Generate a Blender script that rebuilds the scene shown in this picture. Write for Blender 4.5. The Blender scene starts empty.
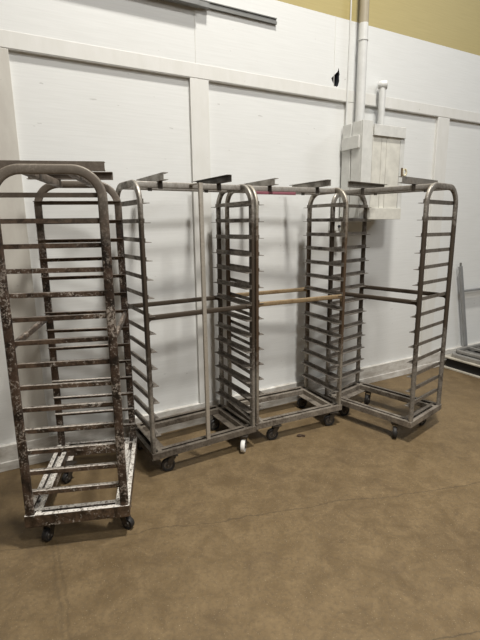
import bpy, bmesh, math, random
from mathutils import Vector, Matrix
random.seed(7)
scn = bpy.context.scene
COL = scn.collection
PI = math.pi

# ------------------------------------------------------------------ materials
def new_mat(name):
    m = bpy.data.materials.new(name); m.use_nodes = True
    nt = m.node_tree
    b = nt.nodes['Principled BSDF']
    return m, nt, b

def nd(nt, kind, **kw):
    n = nt.nodes.new(kind)
    for k, v in kw.items(): setattr(n, k, v)
    return n

def coords(nt, scale=(1, 1, 1), obj=True, loc=(0, 0, 0)):
    tc = nd(nt, 'ShaderNodeTexCoord'); mp = nd(nt, 'ShaderNodeMapping')
    mp.inputs['Scale'].default_value = scale; mp.inputs['Location'].default_value = loc
    nt.links.new(tc.outputs['Object'], mp.inputs['Vector'])
    return mp.outputs['Vector']

def noise(nt, vec, scale, detail=4, rough=.55, dist=0.0):
    n = nd(nt, 'ShaderNodeTexNoise')
    n.inputs['Scale'].default_value = scale; n.inputs['Detail'].default_value = detail
    n.inputs['Roughness'].default_value = rough; n.inputs['Distortion'].default_value = dist
    nt.links.new(vec, n.inputs['Vector'])
    return n.outputs['Fac']

def ramp(nt, fac, stops):
    r = nd(nt, 'ShaderNodeValToRGB')
    e = r.color_ramp.elements
    while len(e) < len(stops): e.new(0.5)
    for el, (p, c) in zip(e, stops):
        el.position = p
        el.color = (c, c, c, 1) if not isinstance(c, tuple) else (*c, 1)
    nt.links.new(fac, r.inputs['Fac'])
    return r.outputs['Color']

def mix(nt, fac, a, b, blend='MIX'):
    m = nd(nt, 'ShaderNodeMix', data_type='RGBA', blend_type=blend)
    for sock, v in ((m.inputs[0], fac), (m.inputs[6], a), (m.inputs[7], b)):
        if isinstance(v, (int, float)): sock.default_value = v
        elif isinstance(v, tuple): sock.default_value = (*v, 1)
        else: nt.links.new(v, sock)
    return m.outputs[2]

def math_(nt, op, a, b=None, clamp=False):
    m = nd(nt, 'ShaderNodeMath', operation=op, use_clamp=clamp)
    for i, v in enumerate((a, b)):
        if v is None: continue
        if isinstance(v, (int, float)): m.inputs[i].default_value = v
        else: nt.links.new(v, m.inputs[i])
    return m.outputs[0]

def bump(nt, b, fac, strength=.2, dist=.01):
    n = nd(nt, 'ShaderNodeBump'); n.inputs['Strength'].default_value = strength
    n.inputs['Distance'].default_value = dist
    nt.links.new(fac, n.inputs['Height']); nt.links.new(n.outputs['Normal'], b.inputs['Normal'])

def sep(nt, vec):
    s = nd(nt, 'ShaderNodeSeparateXYZ'); nt.links.new(vec, s.inputs[0]); return s.outputs

def steel(name, base, dirt, dirt_amt, rough=.42, metal=.75, zband=None):
    """Dull rack metal with brown grease and rust held at hand height."""
    m, nt, b = new_mat(name)
    v = coords(nt)
    n1 = noise(nt, v, 9, 6, .65); n2 = noise(nt, v, 70, 3, .6)
    f = math_(nt, 'ADD', math_(nt, 'MULTIPLY', n1, .8), math_(nt, 'MULTIPLY', n2, .35))
    if zband:
        z = sep(nt, coords(nt))[2]
        d = math_(nt, 'ABSOLUTE', math_(nt, 'SUBTRACT', z, zband[0]))
        w = math_(nt, 'SUBTRACT', 1.0, math_(nt, 'DIVIDE', d, zband[1]), clamp=True)
        f = math_(nt, 'ADD', f, math_(nt, 'MULTIPLY', w, zband[2]))
    fac = ramp(nt, f, [(.62 - dirt_amt * .3, 0.0), (.95 - dirt_amt * .3, 1.0)])
    c = mix(nt, fac, base, dirt)
    nt.links.new(c, b.inputs['Base Color'])
    nt.links.new(ramp(nt, fac, [(0, rough), (1, .75)]), b.inputs['Roughness'])
    nt.links.new(ramp(nt, fac, [(0, metal), (1, .1)]), b.inputs['Metallic'])
    bump(nt, b, n2, .12, .002)
    return m

def flour_rust(name, dark, mid, pale, amount, dust=0.0, clean_top=True):
    """Baked-on brown crust with pale flaking paint; dust = flour lying on up-facing faces."""
    m, nt, b = new_mat(name)
    v = coords(nt)
    n1 = noise(nt, v, 13, 8, .75, .5); n2 = noise(nt, v, 75, 6, .75, .6); n3 = noise(nt, v, 5, 4, .6, .4)
    base = mix(nt, ramp(nt, n1, [(.42, 0.0), (.58, 1.0)]), dark, mid)
    z = sep(nt, coords(nt))[2]
    if clean_top:   # the bends were handled less and stay a smoother grey brown
        zt = math_(nt, 'ADD', z, math_(nt, 'MULTIPLY', n3, .5))
        base = mix(nt, ramp(nt, math_(nt, 'DIVIDE', zt, 2.2), [(.76, 0.0), (.90, 1.0)]), base, (.20, .17, .138))
    belly = ramp(nt, math_(nt, 'DIVIDE', z, 1.8), [(.0, .75), (.35, .9), (.66, 1.0), (.80, .25)])
    s = math_(nt, 'ADD', math_(nt, 'MULTIPLY', n2, .70), math_(nt, 'MULTIPLY', n3, .34))
    chips = math_(nt, 'MULTIPLY', ramp(nt, s, [(.585 - amount, 0.0), (.63 - amount, 1.0)]), belly)
    if dust:
        g = nd(nt, 'ShaderNodeNewGeometry'); nz = sep(nt, g.outputs['Normal'])[2]
        up = math_(nt, 'MULTIPLY', ramp(nt, nz, [(.6, 0.0), (.9, 1.0)]), math_(nt, 'MULTIPLY', ramp(nt, n2, [(.40, 0.0), (.50, 1.0)]), dust))
        lowdust = ramp(nt, z, [(.05, 1.0), (.60, .85), (1.0, .25), (1.0, .2)])
        chips = math_(nt, 'MAXIMUM', chips, math_(nt, 'MULTIPLY', up, lowdust))
    c = mix(nt, chips, base, pale)
    nt.links.new(c, b.inputs['Base Color'])
    b.inputs['Roughness'].default_value = .48; b.inputs['Metallic'].default_value = .15
    bump(nt, b, n2, .3, .003)
    return m

M = {}
M['steel'] = steel('worn_rack_steel', (.47, .44, .395), (.050, .035, .022), .66, .36, zband=(1.08, .62, .42))
M['steel_c'] = steel('rusty_rack_steel', (.50, .465, .40), (.078, .046, .023), .64, .36, zband=(1.02, .55, .46))
M['bar'] = steel('top_bar_steel', (.36, .34, .31), (.12, .09, .065), .4, .55, .5)
M['runner'] = steel('runner_steel', (.31, .28, .245), (.050, .035, .023), .64)
M['ochre'] = steel('rust_stained_bar', (.36, .27, .16), (.16, .09, .035), .5, metal=.4)
M['base'] = steel('greasy_base_steel', (.34, .30, .25), (.060, .043, .030), .62, rough=.5, metal=.45)
M['base_dark'] = steel('dark_base_steel', (.21, .18, .145), (.040, .028, .019), .62, rough=.5, metal=.4)  # darker copy of the base steel for the second rack
M['channel'] = steel('top_channel_steel', (.38, .355, .32), (.09, .07, .05), .35)
M['channel_dark'] = steel('dark_channel_steel', (.10, .085, .07), (.05, .04, .03), .5, metal=.4)
M['post'] = steel('post_steel', (.50, .46, .40), (.22, .17, .12), .2, metal=.5)
M['rust_frame'] = flour_rust('crusted_rack_paint', (.014, .009, .006), (.082, .052, .036), (.44, .39, .34), .035)
M['rust_runner'] = flour_rust('crusted_runner_paint', (.030, .019, .012), (.135, .090, .062), (.62, .57, .51), .0, dust=1.0)
M['rust_base'] = flour_rust('floured_base_paint', (.025, .016, .009), (.13, .085, .055), (.78, .74, .68), .0, dust=1.0)
M['rust_top'] = steel('brown_top_channel', (.23, .19, .155), (.07, .052, .038), .55, metal=.4)

def plain(name, col, rough=.6, metal=0.0, var=.12, scale=12):
    m, nt, b = new_mat(name)
    n = noise(nt, coords(nt), scale, 5, .6)
    d = tuple(c * (1 - var) for c in col)
    nt.links.new(mix(nt, ramp(nt, n, [(.35, 0.0), (.65, 1.0)]), d, col), b.inputs['Base Color'])
    b.inputs['Roughness'].default_value = rough; b.inputs['Metallic'].default_value = metal
    return m

M['rubber'] = plain('black_caster_rubber', (.018, .016, .015), .6)
M['hub'] = plain('caster_hub_grey', (.16, .145, .13), .45, .5)
M['fork'] = plain('caster_fork_steel', (.10, .085, .07), .5, .6, .4, 40)
M['white_tyre'] = plain('pale_caster_tyre', (.78, .76, .72), .5)
M['maroon'] = plain('maroon_strip', (.26, .085, .11), .5)
M['box_white'] = plain('old_white_box_paint', (.66, .655, .62), .6, 0, .12, 18)
M['box_cream'] = plain('creamy_door_boards', (.70, .68, .61), .65, 0, .18, 14)
M['pipe_tan'] = plain('tan_pipe_paint', (.40, .35, .255), .45)
M['pipe_white'] = plain('white_pipe_paint', (.70, .70, .68), .4)
M['dark'] = plain('dark_cavity', (.012, .013, .018), .9)
M['rail_grey'] = plain('grey_wall_rail', (.26, .26, .25), .45, .5)
M['pole_grey'] = plain('grey_pole_paint', (.34, .345, .35), .42, .3)
M['tube_grey'] = plain('grey_tube_frame', (.40, .385, .36), .42, .5, .3)
M['pale_metal'] = plain('pale_platform_edge', (.58, .54, .46), .5, .1, .3)
M['black_void'] = plain('hollow_shade_black', (.012, .011, .010), .8)
M['brass'] = plain('brass_hook', (.62, .57, .42), .5, .1)
M['pin'] = plain('brown_pin', (.17, .12, .07), .5, .3)
M['leaf'] = plain('brown_scrap', (.055, .032, .018), .8)
M['dim_wall'] = plain('grey_block_wall', (.30, .29, .27), .85, 0, .2, 2)
M['ceiling'] = plain('grey_ceiling_paint', (.40, .38, .34), .9, 0, .15, 1)

def make_wall_mat():
    m, nt, b = new_mat('painted_board_wall')
    v = coords(nt); z = sep(nt, v)[2]
    grain = noise(nt, coords(nt, (1.2, 1.2, 34)), 3.0, 5, .6)
    blot = noise(nt, v, 1.7, 5, .6); fine = noise(nt, v, 45, 3, .6)
    white = mix(nt, ramp(nt, grain, [(.35, 0.0), (.65, 1.0)]), (.705, .708, .69), (.745, .748, .732))
    white = mix(nt, math_(nt, 'MULTIPLY', ramp(nt, blot, [(.5, 0.0), (.75, 1.0)]), .25), white, (.64, .63, .60))
    # scuffs: sparse small dark marks
    sp = noise(nt, coords(nt, (5, 5, 18)), 2.6, 2, .5)
    white = mix(nt, math_(nt, 'MULTIPLY', ramp(nt, sp, [(.745, 0.0), (.765, 1.0)]), .35), white, (.25, .23, .2))
    tan = mix(nt, ramp(nt, grain, [(.3, 0.0), (.7, 1.0)]), (.42, .345, .148), (.465, .385, .170))
    up = math_(nt, 'GREATER_THAN', math_(nt, 'ADD', z, math_(nt, 'MULTIPLY', fine, .004)), 3.043)
    nt.links.new(mix(nt, up, white, tan), b.inputs['Base Color'])
    b.inputs['Roughness'].default_value = .55
    bump(nt, b, grain, .12, .004)
    return m
M['wall'] = make_wall_mat()

def make_trim_mat(name, c0, c1, stain=0.0):
    m, nt, b = new_mat(name)
    v = coords(nt)
    n = noise(nt, coords(nt, (3, 3, 1)), 5, 5, .6); k = noise(nt, v, 30, 3)
    c = mix(nt, ramp(nt, n, [(.35, 0.0), (.65, 1.0)]), c0, c1)
    c = mix(nt, math_(nt, 'MULTIPLY', ramp(nt, k, [(.70, 0.0), (.76, 1.0)]), .5), c, (.30, .27, .23))
    if stain:
        s = noise(nt, coords(nt, (1, 1, 3)), 6, 6, .7)
        c = mix(nt, math_(nt, 'MULTIPLY', ramp(nt, s, [(.42, 0.0), (.68, 1.0)]), stain), c, (.30, .26, .21))
    nt.links.new(c, b.inputs['Base Color']); b.inputs['Roughness'].default_value = .55
    return m
M['trim'] = make_trim_mat('white_batten_paint', (.68, .67, .63), (.72, .71, .68))
M['trim_beige'] = make_trim_mat('beige_batten_paint', (.52, .49, .44), (.58, .555, .50))  # darker beige coat, leftmost batten only
M['baseboard'] = make_trim_mat('scuffed_baseboard_paint', (.60, .58, .54), (.68, .66, .62), .7)

def make_floor_mat():
    m, nt, b = new_mat('stained_concrete')
    v = coords(nt); x, y, _ = sep(nt, v)
    a = noise(nt, v, .9, 6, .6, .3); c = noise(nt, v, 8, 9, .72, .5); f = noise(nt, v, 55, 5, .65); g = noise(nt, v, 190, 2, .5)
    col = mix(nt, ramp(nt, a, [(.34, 0.0), (.66, 1.0)]), (.104, .069, .033), (.156, .106, .051))
    col = mix(nt, ramp(nt, c, [(.40, 0.0), (.74, .62)]), col, (.262, .185, .097))
    col = mix(nt, math_(nt, 'MULTIPLY', ramp(nt, noise(nt, v, 4.6, 6, .66, .7), [(.55, 0.0), (.70, 1.0)]), .55), col, (.084, .055, .029))
    col = mix(nt, math_(nt, 'MULTIPLY', ramp(nt, f, [(.45, 0.0), (.64, 1.0)]), .5), col, (.105, .075, .042))
    col = mix(nt, math_(nt, 'MULTIPLY', ramp(nt, g, [(.68, 0.0), (.73, 1.0)]), .6), col, (.50, .42, .29))
    wob = math_(nt, 'SUBTRACT', noise(nt, v, 3.2, 6, .65), .5)
    def crack(p, q, width, amp, strength, col):
        dx, dy = q[0] - p[0], q[1] - p[1]; L = math.hypot(dx, dy); nx, ny = -dy / L, dx / L
        d = math_(nt, 'ADD', math_(nt, 'MULTIPLY', x, nx), math_(nt, 'MULTIPLY', y, ny))
        d = math_(nt, 'SUBTRACT', d, nx * p[0] + ny * p[1])
        d = math_(nt, 'ABSOLUTE', math_(nt, 'ADD', d, math_(nt, 'MULTIPLY', wob, amp)))
        k = math_(nt, 'SUBTRACT', 1.0, math_(nt, 'DIVIDE', d, width), clamp=True)
        return mix(nt, math_(nt, 'MULTIPLY', k, strength), col, (.045, .033, .02))
    for args in CRACKS: col = crack(*args, col)
    nt.links.new(col, b.inputs['Base Color'])
    nt.links.new(ramp(nt, c, [(.3, .5), (.7, .72)]), b.inputs['Roughness'])
    b.inputs['Specular IOR Level'].default_value = .35
    bump(nt, b, math_(nt, 'ADD', c, math_(nt, 'MULTIPLY', f, .5)), .12, .01)
    return m
CRACKS = [((-.56, 1.975), (1.41, 2.40), .006, .16, .5), ((-.93, 1.93), (-.67, 1.39), .014, .09, .28), ((-.90, 1.93), (-.64, 1.39), .010, .12, .25), ((.69, 1.375), (.89, 1.415), .006, .12, .6)]
M['floor'] = make_floor_mat()

# ------------------------------------------------------------------ geometry helpers
def box(bm, x0, x1, y0, y1, z0, z1, mx=None):
    vs = [bm.verts.new((x, y, z)) for z in (z0, z1) for y in (y0, y1) for x in (x0, x1)]
    for f in ((0, 2, 3, 1), (4, 5, 7, 6), (0, 1, 5, 4), (2, 6, 7, 3), (0, 4, 6, 2), (1, 3, 7, 5)):
        bm.faces.new([vs[i] for i in f])
    if mx is not None: bmesh.ops.transform(bm, matrix=mx, verts=vs)
    return vs

def rrect(w, h, r, n=3):
    """rounded rectangle profile, counter-clockwise"""
    pts = []
    for cx, cy, a0 in ((w/2-r, h/2-r, 0), (-w/2+r, h/2-r, 90), (-w/2+r, -h/2+r, 180), (w/2-r, -h/2+r, 270)):
        for i in range(n + 1):
            a = math.radians(a0 + 90 * i / n); pts.append((cx + r * math.cos(a), cy + r * math.sin(a)))
    return pts

def sweep(bm, prof, path, ref, closed_ends=True):
    """sweep a 2D profile along a path of points; ref = profile's first axis (kept constant)"""
    ref = Vector(ref).normalized(); P = [Vector(p) for p in path]; rings = []
    for i, p in enumerate(P):
        t = (P[min(i+1, len(P)-1)] - P[max(i-1, 0)]).normalized()
        r = (ref - t * ref.dot(t)).normalized(); s = t.cross(r)
        rings.append([bm.verts.new(p + r * a + s * b) for a, b in prof])
    n = len(prof)
    for A, B in zip(rings, rings[1:]):
        for i in range(n):
            f = bm.faces.new((A[i], A[(i+1) % n], B[(i+1) % n], B[i])); f.smooth = True
    if closed_ends:
        bm.faces.new(rings[0][::-1]); bm.faces.new(rings[-1])

def circ(r, n=12): return [(r * math.cos(2*PI*i/n), r * math.sin(2*PI*i/n)) for i in range(n)]

def tube(bm, path, r, n=12):
    d = (Vector(path[-1]) - Vector(path[0])).normalized()
    ref = Vector((0, 0, 1)).cross(d)
    if ref.length < .1: ref = Vector((1, 0, 0))
    if len(path) > 2:
        nrm = (Vector(path[1]) - Vector(path[0])).cross(Vector(path[-1]) - Vector(path[-2]))
        if nrm.length > 1e-6: ref = nrm
    sweep(bm, circ(r, n), path, ref)

def lathe(bm, prof, axis_mx, n=24):
    """prof: list of (r, h) closed loop around local z"""
    rings = []
    for i in range(n):
        a = 2*PI*i/n
        rings.append([bm.verts.new(axis_mx @ Vector((r*math.cos(a), r*math.sin(a), h))) for r, h in prof])
    k = len(prof)
    for i in range(n):
        A, B = rings[i], rings[(i+1) % n]
        for j in range(k):
            f = bm.faces.new((A[j], B[j], B[(j+1) % k], A[(j+1) % k])); f.smooth = True

def prism(bm, poly, p0, p1, ax, ay):
    """extrude polygon poly (in axes ax, ay) from p0 to p1"""
    p0, p1, ax, ay = map(Vector, (p0, p1, ax, ay))
    A = [bm.verts.new(p0 + ax*a + ay*b) for a, b in poly]; B = [bm.verts.new(p1 + ax*a + ay*b) for a, b in poly]
    n = len(poly)
    for i in range(n): bm.faces.new((A[i], A[(i+1) % n], B[(i+1) % n], B[i]))
    bm.faces.new(A[::-1]); bm.faces.new(B)

def finish(name, bm, mat, parent=None, bevel=0.0, loc=None):
    bmesh.ops.recalc_face_normals(bm, faces=bm.faces)
    me = bpy.data.meshes.new(name); bm.to_mesh(me); bm.free(); me.set_sharp_from_angle(angle=math.radians(42))
    for m in (mat if isinstance(mat, (list, tuple)) else [mat]): me.materials.append(m)
    o = bpy.data.objects.new(name, me); COL.objects.link(o)
    if loc is not None: o.location = loc
    if parent is not None: o.parent = parent
    if bevel:
        b = o.modifiers.new('bevel', 'BEVEL'); b.width = bevel; b.segments = 2; b.limit_method = 'ANGLE'; b.angle_limit = math.radians(50)
    return o

def thing(name, label, cat, loc, rz=0.0, group=None):
    o = bpy.data.objects.new(name, None); COL.objects.link(o)
    o.empty_display_size = .1
    o.location = loc; o.rotation_euler = (0, 0, rz)
    o['label'] = label; o['category'] = cat
    if group: o['group'] = group
    return o

def tag(o, label, cat, group=None):
    o['label'] = label; o['category'] = cat
    if group: o['group'] = group
    return o

# ------------------------------------------------------------------ the wall's own frame: s along it, d out of it, z up
WA = math.radians(29.1104); T = Vector((math.cos(WA), math.sin(WA), 0)); N = Vector((math.sin(WA), -math.cos(WA), 0)); WO = Vector((0, 3.4074, 0))
WM = Matrix(((T.x, N.x, 0, WO.x), (T.y, N.y, 0, WO.y), (0, 0, 1, 0), (0, 0, 0, 1)))
def struct(name, bm, mat, bevel=0.0):
    o = finish(name, bm, mat, None, bevel); o['kind'] = 'structure'
    o.matrix_world = WM; return o
def sbox(name, s0, s1, d0, d1, z0, z1, mat, bevel=0.0):
    bm = bmesh.new(); box(bm, s0, s1, d0, d1, z0, z1); return struct(name, bm, mat, bevel)

S0, S1, RD, CZ = -5.2, 7.0, 8.0, 7.4
REC = -.025
# wall_back: recessed lower panels, proud upper boards with a torn hole through them
ZB = 2.455
bm = bmesh.new()
box(bm, S0, S1, -.12, REC, 0, ZB + .02)
hole = [(.906, 2.692), (.899, 2.664), (.862, 2.632), (.836, 2.606), (.846, 2.588), (.858, 2.572), (.868, 2.552), (.880, 2.556), (.891, 2.551), (.905, 2.560), (.916, 2.595), (.914, 2.630), (.918, 2.645)]
outer = [(S0, ZB), (S1, ZB), (S1, CZ), (S0, CZ)]
def loop(pts, d):
    vs = [bm.verts.new((s, d, z)) for s, z in pts]
    return vs, [bm.edges.new((vs[i], vs[(i+1) % len(vs)])) for i in range(len(vs))]
vo, eo = loop(outer, 0.0); vh, eh = loop(hole, 0.0)
bmesh.ops.triangle_fill(bm, use_beauty=True, edges=eo + eh)
vb = [bm.verts.new((s, -.12, z)) for s, z in outer]; hb = [bm.verts.new((s, -.075, z)) for s, z in hole]
dark_faces = []
for i in range(4): bm.faces.new((vo[i], vo[(i+1) % 4], vb[(i+1) % 4], vb[i]))
bm.faces.new(vb)
for i in range(len(vh)): dark_faces.append(bm.faces.new((vh[i], vh[(i+1) % len(vh)], hb[(i+1) % len(vh)], hb[i])))
dark_faces.append(bm.faces.new(hb))
for f in dark_faces: f.material_index = 1
struct('wall_back', bm, [M['wall'], M['dark']])
# horizontal band under the upper boards: its top edge shows as a faint lip
sbox('trim_5', S0, S1, -.002, .003, ZB, ZB + .088, M['trim'], .002)
sbox('trim_6', S0, S1, REC - .002, .0, ZB - .004, ZB, M['trim'])
for i, (a, b, m) in enumerate([(-1.60, -1.43, 'trim_beige'), (-.358, -.222, 'trim'), (1.0, 1.13, 'trim'), (2.115, 2.275, 'trim')]):
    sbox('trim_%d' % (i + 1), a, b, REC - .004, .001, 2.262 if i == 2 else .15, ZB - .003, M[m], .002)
sbox('trim_7', 3.45, 3.6, REC - .004, .001, .15, ZB - .003, M['trim'], .002)
# vertical board seams above the band
for i, (s, w) in enumerate(((-.315, .004), (.86, .003))):
    sbox('trim_%d' % (i + 8), s, s + w, -.004, .0025, ZB + .088, 3.04, M['trim'])
# baseboard: board with a capped top and a lower plinth strip
bm = bmesh.new()
box(bm, S0, S1, REC - .002, .004, 0, .165); box(bm, S0, S1, REC - .002, .010, 0, .06)
struct('baseboard_back', bm, M['baseboard'], .003)
sbox('wall_left', S0 - .15, S0, 0, RD, 0, CZ, M['dim_wall']); sbox('wall_right', S1, S1 + .15, 0, RD, 0, CZ, M['dim_wall'])
sbox('wall_front', S0, S1, RD, RD + .15, 0, CZ, M['dim_wall']); sbox('ceiling', S0, S1, -.1, RD, CZ, CZ + .12, M['ceiling'])
# floor in world axes so the crack lines are plain x, y
bm = bmesh.new()
vs = [bm.verts.new(WM @ Vector((s, d, z))) for z in (-.12, 0) for s, d in ((S0, -.1), (S1, -.1), (S1, RD), (S0, RD))]
for f in ((3, 2, 1, 0), (4, 5, 6, 7), (0, 1, 5, 4), (1, 2, 6, 5), (2, 3, 7, 6), (3, 0, 4, 7)): bm.faces.new([vs[i] for i in f])
fl = finish('floor', bm, M['floor']); fl['kind'] = 'structure'

# ------------------------------------------------------------------ bakery racks
HW, HD = .3538, .2160          # half distance between the two side frames / between a frame's two uprights
TU, TV = .022, .040            # upright tube: across the rack, along the frame
ZT = 1.75; ZBASE = .118; RC = .118
RUN_Z = [1.630 - .1043 * k for k in range(14)]

def frame_bm(sgn):
    bm = bmesh.new(); u = sgn * HW; zc = ZT - TV / 2
    path = [(u, -HD, ZBASE + .012)] + [(u, -HD, ZBASE + .012 + (zc - RC - ZBASE) * k / 4) for k in range(1, 4)]
    for i in range(13):
        a = PI - PI / 2 * i / 12; path.append((u, -HD + RC + RC * math.cos(a), zc - RC + RC * math.sin(a)))
    for i in range(13):
        a = PI / 2 - PI / 2 * i / 12; path.append((u, HD - RC + RC * math.cos(a), zc - RC + RC * math.sin(a)))
    path += [(u, HD, ZBASE + .012 + (zc - RC - ZBASE) * k / 4) for k in (3, 2, 1)] + [(u, HD, ZBASE + .012)]
    sweep(bm, rrect(TU, TV, .0075), path, (1, 0, 0))
    return bm

def runner_bm(sgn, z, top, jig):
    """angle-iron pan runner on the inner face of a side frame"""
    bm = bmesh.new(); u = sgn * (HW - TU / 2 - .0005); t = .003; L = HD + .017; fl = .023 if top else .037
    if top:   # ledge on top, skirt hanging down
        poly = [(0, .009), (fl, .009), (fl, .009 - t), (t, .009 - t), (t, -.011), (0, -.011)]
    else:     # skirt standing up, ledge at the bottom
        poly = [(0, .013), (t, .013), (t, -.011 + t), (fl, -.011 + t), (fl, -.011), (0, -.011)]
    prism(bm, poly, (u, -L, z + jig), (u, L, z - jig), (-sgn, 0, 0), (0, 0, 1))
    return bm

def base_bm(bw=.074, bh=.040, full=True):
    bm = bmesh.new(); ou, ov = HW + TU/2 + .004, HD + TV/2 + .004; w, h, t = bw, bh, .004
    lo, li = .024, .026            # in-turned lips on the outer and inner walls of the channel
    U = [(0, 0), (w, 0), (w, h - .004), (w - li, h - .004), (w - li, h - .004 - t), (w - t, h - .004 - t), (w - t, t), (t, t), (t, h - t), (lo, h - t), (lo, h), (0, h)]
    for s in (-1, 1):
        prism(bm, U, (-ou + .001, s*ov, ZBASE), (ou - .001, s*ov, ZBASE), (0, -s, 0), (0, 0, 1))
        prism(bm, U, (s*ou, -ov, ZBASE - .001), (s*ou, ov, ZBASE - .001), (-s, 0, 0), (0, 0, 1))
        a, b = sorted((s*(ou - .125), s*(ou - .004)))
        if full: box(bm, a, b, -ov + .01, ov - .01, ZBASE - .006, ZBASE - .001)
        else:
            for q in (-1, 1):
                c, d = sorted((q*(ov - .10), q*(ov - .006))); box(bm, a, b, c, d, ZBASE - .006, ZBASE - .001)
    return bm

def caster(root, wu, wv, head, tyre='rubber', R=.0425):
    """swivel caster: wheel contact at local wu, wv; head = rolling direction in the rack's frame"""
    c, s = math.cos(head), math.sin(head); off = .028; px, py = wu + off*c, wv + off*s
    mx = Matrix.Translation((px, py, 0)) @ Matrix.Rotation(head, 4, 'Z')
    bm = bmesh.new()
    box(bm, -.034, .034, -.030, .030, ZBASE - .0125, ZBASE - .006, mx)
    lathe(bm, [(.004, 0), (.024, 0), (.024, .011), (.004, .011)], mx @ Matrix.Translation((0, 0, ZBASE - .0235)), 16)
    for k in (-1, 1):
        A = [(-.022, ZBASE - .022), (.020, ZBASE - .022), (-off + .011, R - .008), (-off - .011, R - .008)]
        vs = [bm.verts.new(mx @ Vector((x, k*.0195 + e, z))) for e in (-.0015, .0015) for x, z in A]
        for f in ((0, 1, 2, 3), (7, 6, 5, 4), (0, 4, 5, 1), (1, 5, 6, 2), (2, 6, 7, 3), (3, 7, 4, 0)): bm.faces.new([vs[i] for i in f])
    box(bm, -.022, .020, -.021, .021, ZBASE - .026, ZBASE - .022, mx)
    c_ = finish('caster', bm, M['fork'], root)
    wm = mx @ Matrix.Translation((-off, 0, R)) @ Matrix.Rotation(PI/2, 4, 'X')
    bm = bmesh.new(); lathe(bm, [(R*.62, -.013), (R*.88, -.0145), (R*.965, -.012), (R, -.006), (R, .006), (R*.965, .012), (R*.88, .0145), (R*.62, .013)], wm, 28)
    w = finish('wheel', bm, M[tyre], c_)
    bm = bmesh.new(); lathe(bm, [(.004, -.010), (R*.3, -.0155), (R*.38, -.009), (R*.63, -.009), (R*.63, .009), (R*.38, .009), (R*.3, .0155), (.004, .010)], wm, 20)
    lathe(bm, [(.0005, -.023), (.0055, -.023), (.0055, .023), (.0005, .023)], wm, 8)
    finish('wheel_hub', bm, M['hub'], c_)
    if tyre != 'rubber': w['label'] = 'pale grey caster wheel'

def make_rack(label, loc, yaw, mats, casters, top=False, chan=((-.19, -.235, .235), (.19, -.235, .235)), mid_front='steel', bar_m='bar', chan_mats=('channel', 'channel'), base=()):
    fm, rm, bm_m = mats
    root = thing('bakery_rack', label, 'rack', loc, yaw, 'bakery racks along the white wall')
    rnd = random.Random(label)
    for sgn in (-1, 1):
        fr = finish('side_frame', frame_bm(sgn), M[fm], root)
        for z in RUN_Z:
            finish('runner', runner_bm(sgn, z, top, rnd.uniform(-.002, .002)), M[rm], fr)
    # two longitudinal bars under the bends, resting ends in the frames
    for v in (-.088, .088):
        bm = bmesh.new(); sweep(bm, rrect(.030, .034, .005), [(-HW + TU/2, v, ZT - .022), (HW - TU/2, v, ZT - .022)], (0, 1, 0))
        finish('top_bar', bm, M[bar_m], root)
    for v in (-HD, HD):
        bm = bmesh.new(); sweep(bm, rrect(.020, .030, .006), [(-HW + TU/2, v, .987), (HW - TU/2, v, .987)], (0, 1, 0))
        for k in (-1, 1):   # welded gusset below each end
            e = k * (HW - TU/2 + .001)
            prism(bm, [(0, 0), (.028, 0), (.008, -.010), (0, -.032)], (e, v - .004, .976), (e, v + .004, .976), (-k, 0, 0), (0, 0, 1))
        finish('middle_bar', bm, M[mid_front if v < 0 or mid_front != 'steel' else 'steel'], root)
    finish('base_frame', base_bm(*base), M[bm_m], root, .0012)
    for (u, v0, v1), cm, s in zip(chan, chan_mats, (1, -1)):
        t, w, h = .0035, .030, .040; z0 = ZT - .002
        C = [(0, 0), (w, 0), (w, t), (t, t), (t, h - t), (w, h - t), (w, h), (0, h)]
        bm = bmesh.new(); prism(bm, C, (u - s*w*.5, v0, z0), (u - s*w*.5, v1, z0), (s, 0, 0), (0, 0, 1))
        ch = finish('top_channel', bm, M[cm], root)
        for v in (-.088, .088):
            bm = bmesh.new(); box(bm, u - .013, u + .013, v - .016, v + .016, ZT - .0052, z0 + t*.4)
            box(bm, u - .013, u + .013, v - .019, v - .0155, ZT - .045, ZT - .003)
            finish('mounting_clip', bm, M['channel_dark'], ch)
    for c in casters: caster(root, *c)
    return root

def rackinfo(x, y, a):
    a = math.radians(a)
    def loc(wx, wy): dx, dy = wx - x, wy - y; return dx*math.cos(a) + dy*math.sin(a), -dx*math.sin(a) + dy*math.cos(a)
    return (x, y, 0), a, loc

def casters_for(a, spots):
    """spots: local u, v of the wheel and the rolling heading in world degrees"""
    return [(u, v, math.radians(h) - a) + tuple(t) for u, v, h, *t in spots]

A_, aA, _ = rackinfo(-.8444, 2.2715, 99.64)
rackA = make_rack('dark crusted rack with flaking white paint, leftmost and nearest of the racks', A_, aA, ('rust_frame', 'rust_runner', 'rust_base'),
    casters_for(aA, [(-.315, .160, 75, 'rubber', .031), (-.295, -.221, 160, 'rubber', .031), (.20, .17, 60, 'rubber', .031), (.25, -.17, 100, 'rubber', .031)]), top=True,
    chan=((-.145, -.212, .33), (.27, -.205, .235)), mid_front='rust_runner', bar_m='rust_top', chan_mats=('rust_top', 'rust_top'), base=(.070, .058, False))
B_, aB, _ = rackinfo(-.3363, 2.8610, 30.69)
rackB = make_rack('grey rack second from left with a loose upright post in its open front', B_, aB, ('steel', 'runner', 'base_dark'),
    casters_for(aB, [(-.257, -.196, 12), (.264, -.240, 80, 'white_tyre'), (-.315, .165, 60), (.25, .157, 30)]), chan=((-.19, -.19, .27), (.19, -.235, .235)), chan_mats=('channel', 'channel_dark'))
C_, aC, _ = rackinfo(.3293, 3.2491, 26.27)
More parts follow.
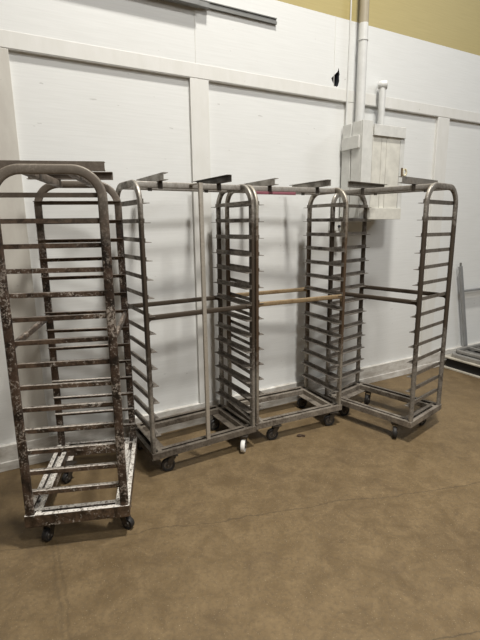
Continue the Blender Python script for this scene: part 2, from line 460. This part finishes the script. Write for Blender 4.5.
rackC = make_rack('grey rack third from left with a maroon strip under its top bar', C_, aC, ('steel_c', 'runner', 'base'),
    casters_for(aC, [(-.225, -.210, 15), (.272, -.210, 10), (.285, .17, 20), (-.28, .15, 60)]), mid_front='ochre', chan=((-.19, -.19, .25), (.19, -.235, .235)))
D_, aD, _ = rackinfo(1.0920, 3.3020, -47.48)
rackD = make_rack('rightmost rack, angled away from the other grey racks beside the wooden wall box', D_, aD, ('steel', 'runner', 'base'),
    casters_for(aD, [(.248, -.225, 70), (.282, .115, 35), (-.225, .177, 60), (-.224, -.16, 15)]), chan=((-.18, -.27, .21), (.205, -.285, .21)))

# the post in rack B
bm = bmesh.new(); sweep(bm, rrect(.026, .018, .004), [(.010, -HD - .013, .114), (.006, -HD - .013, .95), (.002, -HD - .013, ZT - .014)], (1, 0, 0))
box(bm, -.010, .014, -HD - .020, -.100, ZT - .020, ZT - .014)
po = finish('post', bm, M['post'], rackB)
# maroon strip below rack C's front top bar
bm = bmesh.new(); box(bm, -.335, .01, -.112, -.100, ZT - .058, ZT - .040)
st = finish('edge_strip', bm, M['maroon'], rackC, .003); st['label'] = 'maroon strip'
# upright pin with a pale loop at the end of rack D's second channel
bm = bmesh.new(); tube(bm, [(.207, -.275, ZT + .034), (.207, -.275, ZT + .088)], .0065, 10)
finish('locking_pin', bm, M['pin'], rackD)
bm = bmesh.new(); tube(bm, [(.216 + .006*math.sin(t), -.258 + .012*math.sin(t), ZT + .062 + .020*math.cos(t)) for t in [i*2*PI/14 for i in range(14)]], .006, 8)
finish('pin_ring', bm, M['brass'], rackD)

# ------------------------------------------------------------------ things on the wall
def wthing(name, label, cat, s, d, z, group=None):
    o = thing(name, label, cat, WM @ Vector((s, d, z)), WA + PI, group)
    return o
def wpart(name, bm, mat, root, bevel=0.0):
    o = finish(name, bm, mat, None, bevel)
    top = root.parent or root
    inv = (Matrix.Translation(top.location) @ Matrix.Rotation(top.rotation_euler.z, 4, 'Z')).inverted()
    me = o.data; me.transform(inv @ WM)
    bm2 = bmesh.new(); bm2.from_mesh(me); bmesh.ops.recalc_face_normals(bm2, faces=bm2.faces); bm2.to_mesh(me); bm2.free()
    o.parent = root
    return o

# old wooden box: plank sides, plank front, cleats
bx = wthing('wooden_wall_box', 'white painted plank box fixed to the wall around the pipe above the racks', 'box', 1.21, 0, 1.535)
SL, SR, BD, Z0, Z1 = .968, 1.432, .215, 1.535, 2.270
bm = bmesh.new()
box(bm, SL, SL + .02, .002, .100, Z0 + .02, Z1); box(bm, SL, SL + .02, .112, BD - .002, Z0 + .01, Z1 + .005)
wpart('side_panel', bm, M['box_white'], bx, .002)
bm = bmesh.new(); box(bm, SR - .02, SR, .002, BD - .02, Z0, Z1 - .01); wpart('side_panel', bm, M['box_white'], bx, .002)
bm = bmesh.new(); box(bm, SL - .016, SL - .0005, .012, BD - .01, 2.075, 2.170); wpart('side_cleat', bm, M['box_white'], bx, .002)
bm = bmesh.new(); box(bm, SL, SL + .105, BD, BD + .018, Z0, Z1 + .006); wpart('corner_board', bm, M['box_white'], bx, .002)
bm = bmesh.new()
xs = [SL + .108, SL + .205, SL + .262, SR - .048]
for a, b in zip(xs, xs[1:]): box(bm, a + .0022, b - .0022, BD, BD + .016, Z0, 2.235)
dr = wpart('door', bm, M['box_cream'], bx, .0015)
bm = bmesh.new(); box(bm, SL + .108, SR - .010, BD + .0165, BD + .034, 2.170, 2.252); wpart('door_cleat', bm, M['box_white'], dr, .002)
bm = bmesh.new(); box(bm, SL + .070, SR - .015, BD + .0185, BD + .034, Z0 - .005, Z0 + .085); wpart('door_cleat', bm, M['box_cream'], dr, .002)
bm = bmesh.new(); box(bm, SR - .046, SR, BD, BD + .018, Z0, Z1 - .012); wpart('corner_board', bm, M['box_white'], bx, .002)
bm = bmesh.new(); box(bm, SL + .02, SR - .02, .002, BD, Z0, Z0 + .015); wpart('bottom_panel', bm, M['box_white'], bx)

# main pipe through the box, tan above the paint line
pp = wthing('wall_pipe', 'tall pipe running up the wall from the box, white below tan paint', 'pipe', 1.115, .075, 2.27)
PS, PD, PR = 1.078, .075, .036
bm = bmesh.new(); tube(bm, [(PS, PD, 1.60), (PS, PD, 3.006)], PR, 20); wpart('white_length', bm, M['pipe_white'], pp)
bm = bmesh.new(); tube(bm, [(PS, PD, 3.006), (PS, PD, CZ - .01)], PR, 20); tl = wpart('tan_length', bm, M['pipe_tan'], pp); tl['label'] = 'tan upper length'
bm = bmesh.new(); lathe(bm, [(PR - .002, 0), (PR + .004, 0), (PR + .004, .014), (PR - .002, .014)], Matrix.Translation((PS, PD, 2.884)), 20); wpart('coupling', bm, M['pipe_white'], pp)

sp = wthing('capped_pipe', 'short white pipe with a rounded cap rising behind the top of the plank box', 'pipe', 1.30, .10, 2.27)
QS, QD = 1.325, .062
bm = bmesh.new(); tube(bm, [(QS, QD, 2.20), (QS, QD, 2.60)], .0275, 16); wpart('riser', bm, M['pipe_white'], sp)
ex = Matrix.Translation((QS, QD, 2.604)) @ Matrix.Rotation(math.radians(40), 4, 'Z') @ Matrix.Rotation(PI/2, 4, 'Y')
bm = bmesh.new(); lathe(bm, [(.0005, -.040), (.024, -.038), (.033, -.026), (.036, 0), (.036, .030), (.030, .036), (.0005, .036)], ex, 18); wpart('cap', bm, M['pipe_white'], sp)

def wsingle(name, bm, mat, label, cat, s, d, z, bevel=0.0):
    inv = Matrix.Translation((-s, -d, -z)); bmesh.ops.transform(bm, matrix=inv, verts=bm.verts)
    o = finish(name, bm, mat, None, bevel); o.matrix_world = WM @ Matrix.Translation((s, d, z)); tag(o, label, cat); return o
bm = bmesh.new(); tube(bm, [(.995, .009, 2.275), (.998, .009, 2.6), (1.003, .009, 2.9), (1.000, .009, CZ - .01)], .006, 8)
wsingle('cable', bm, M['pipe_white'], 'thin painted cable climbing the wall just left of the pipe', 'cable', 1.01, .009, 2.27)
bm = bmesh.new(); tube(bm, [(1.165, .010, 2.28), (1.160, .010, 2.36), (1.172, .010, 2.44), (1.166, .010, 2.60), (1.170, .010, 2.9)], .006, 8)
wsingle('cable', bm, M['pipe_white'], 'thin wavy white cable on the wall just right of the pipe', 'cable', 1.187, .010, 2.28)

eb = wthing('electrical_box', 'small grey electrical box with a dark knob, low left of the wooden box', 'box', .95, 0, 1.47)
bm = bmesh.new(); box(bm, .870, .940, REC, .055, 1.44, 1.52); wpart('box_body', bm, M['box_white'], eb, .004)
bm = bmesh.new(); lathe(bm, [(.001, 0), (.012, 0), (.010, .014), (.001, .014)], Matrix.Translation((.915, .055, 1.478)) @ Matrix.Rotation(-PI/2, 4, 'X'), 14); k = wpart('knob', bm, M['dark'], eb)

# rail high on the wall at the top edge of the photo with a housing above it
rl = wthing('wall_rail', 'long grey metal rail fixed high on the white wall, above and behind the racks', 'rail', -.3, 0, 2.9)
bm = bmesh.new(); C = [(0, 0), (.016, 0), (.016, .018), (.005, .018), (.005, .034), (.014, .034), (.014, .040), (0, .040)]
prism(bm, C, (-1.6, .003, 2.882), (.315, .003, 2.882), (0, 1, 0), (0, 0, 1)); wpart('channel', bm, M['rail_grey'], rl)
bm = bmesh.new(); box(bm, -1.7, -.30, .017, .062, 2.862, 3.02); box(bm, -1.7, -.225, .017, .045, 2.868, 2.90); wpart('housing', bm, M['rail_grey'], rl, .003)

# ------------------------------------------------------------------ dismantled frames on the right
pf = wthing('leaning_tube_frame', 'grey upright tube with a crossbar leaning on the wall at the right edge', 'frame', 2.75, .1, 0.1)
bm = bmesh.new(); sweep(bm, rrect(.042, .026, .006), [(2.800, .034, .150), (2.590, .028, 1.055)], (1, 0, 0)); wpart('upright', bm, M['pole_grey'], pf)
bm = bmesh.new(); tube(bm, [(2.590, .028, 1.05), (2.588, .028, 1.093)], .011, 10); wpart('end_pin', bm, M['rail_grey'], pf)
bm = bmesh.new(); sweep(bm, rrect(.036, .024, .006), [(2.665, .030, .795), (3.505, .030, .795)], (0, 1, 0)); wpart('crossbar', bm, M['pole_grey'], pf)
bm = bmesh.new(); sweep(bm, rrect(.042, .026, .006), [(3.62, .034, .150), (3.50, .028, 1.055)], (1, 0, 0)); wpart('upright', bm, M['pole_grey'], pf)

pl = wthing('low_platform', 'low platform with pale edges and a shaded hollow between them on the floor at the right edge', 'platform', 3.1, .4, 0)
P0, P1, Q0, Q1, PH = 2.42, 3.75, .03, .95, .128
bm = bmesh.new(); box(bm, P0 + .03, P1 - .03, Q0 + .03, Q1 - .03, .004, PH - .012); wpart('hollow_shade', bm, M['black_void'], pl)  # black block put in for the shaded hollow between the edges
for nm, z0, z1 in (('bottom_edge', 0, .016), ('top_edge', PH - .016, PH)):
    bm = bmesh.new()
    box(bm, P0, P0 + .05, Q0, Q1, z0, z1); box(bm, P1 - .05, P1, Q0, Q1, z0, z1); box(bm, P0 + .05, P1 - .05, Q0, Q0 + .05, z0, z1); box(bm, P0 + .05, P1 - .05, Q1 - .05, Q1, z0, z1)
    wpart(nm, bm, M['pale_metal'], pl, .003)
def flat_frame(label, s0, s1, d0, d1, z, r, h, grp):
    o = wthing('flat_tube_frame', label, 'frame', (s0+s1)/2, (d0+d1)/2, z, grp)
    bm = bmesh.new(); c = .07; pts = []
    for cx, cy, a0 in ((s1-c, d1-c, 0), (s0+c, d1-c, 90), (s0+c, d0+c, 180), (s1-c, d0+c, 270)):
        for i in range(7):
            a = math.radians(a0 + 15*i); pts.append((cx + c*math.cos(a), cy + c*math.sin(a), z + h/2))
    pts.append(pts[0])
    sweep(bm, rrect(h, r, .006), pts, (0, 0, 1), False); wpart('hoop', bm, M['tube_grey'], o)
    for k in range(4):
        s = s0 + (s1 - s0) * (.2 + .2*k); bm = bmesh.new(); box(bm, s - .014, s + .014, d0 + r*.4, d1 - r*.4, z + .008, z + h - .006); wpart('slat', bm, M['tube_grey'], o)
    return o
flat_frame('grey tube frame lying flat on the low pale-edged platform, lower of two', 2.47, 3.55, .095, .78, PH, .042, .040, 'flat tube frames at the right')
flat_frame('grey tube frame lying flat on top of another, upper of two', 2.52, 3.60, .10, .60, PH + .040, .036, .034, 'flat tube frames at the right')

# scrap on the floor
bm = bmesh.new(); pts = [(-.040, -.008), (-.018, -.020), (.012, -.014), (.036, -.018), (.042, .002), (.020, .016), (-.006, .010), (-.030, .016)]
top = [bm.verts.new((x*.8, y, .006 + .007*math.sin(i*2.3))) for i, (x, y) in enumerate(pts)]; bot = [bm.verts.new((x*.8, y, .0)) for x, y in pts]
ct = bm.verts.new((0, 0, .014))
for i in range(8):
    j = (i+1) % 8; bm.faces.new((top[i], top[j], ct)); bm.faces.new((bot[i], bot[j], top[j], top[i]))
bm.faces.new(bot[::-1])
tag(finish('debris_scrap', bm, M['leaf'], None, 0, (.43, 3.01, 0)), 'small dark brown scrap lying on the floor in front of the middle racks', 'scrap')

# ------------------------------------------------------------------ lights of the hall and an added fill
def lamp(name, s, d, z, size, energy, col, aim=None, spread=180):
    L = bpy.data.lights.new(name, 'AREA'); L.shape = 'RECTANGLE'; L.size, L.size_y = size; L.energy = energy; L.color = col
    L.spread = math.radians(spread)
    o = bpy.data.objects.new(name, L); COL.objects.link(o); o.location = WM @ Vector((s, d, z)); o.rotation_euler = (0, 0, WA)
    if aim: o.rotation_euler = (WM @ Vector(aim) - o.location).to_track_quat('-Z', 'Y').to_euler()
    return o
lamp('ceiling_or_fill_light', -.08, 2.18, 6.95, (.50, .36), 290, (1, .97, .905), None, 120)
lamp('ceiling_or_fill_light', -.45, 4.95, 5.95, (.75, .60), 84, (1, .98, .935), (.2, .3, .0), 108)
lamp('ceiling_or_fill_light', 4.6, 3.0, 4.7, (.8, .5), 46, (.90, .95, 1), (3.0, .3, 1.0), 150)
lamp('ceiling_or_fill_light', .5, 6.8, 4.7, (6.0, 1.6), 95, (1, .98, .945), (.5, 0, 1.4), 150)  # added broad fill from the camera side to lift the low wall
w = bpy.data.worlds.new('hall_air'); scn.world = w; w.use_nodes = True
w.node_tree.nodes['Background'].inputs[0].default_value = (.9, .92, 1, 1); w.node_tree.nodes['Background'].inputs[1].default_value = .16

# ------------------------------------------------------------------ camera
cam = bpy.data.cameras.new('camera'); co = bpy.data.objects.new('camera', cam); COL.objects.link(co); scn.camera = co
cam.sensor_width = 36; cam.sensor_fit = 'AUTO'; cam.lens = 36 * 450.108 / 640; cam.clip_start = .05
pi_, ro = math.radians(-11.9901), math.radians(-.6122)
fw = Vector((0, math.cos(pi_), math.sin(pi_))); up = Vector((0, -math.sin(pi_), math.cos(pi_))); rt = Vector((1, 0, 0))
R_ = rt*math.cos(ro) + up*math.sin(ro); U_ = up*math.cos(ro) - rt*math.sin(ro)
co.matrix_world = Matrix(((R_.x, U_.x, -fw.x, 0), (R_.y, U_.y, -fw.y, 0), (R_.z, U_.z, -fw.z, 1.5018), (0, 0, 0, 1)))
vs = scn.view_settings; vs.view_transform = 'Standard'; vs.look = 'None'; vs.gamma = 1; vs.use_curve_mapping = False; vs.exposure = -0.50
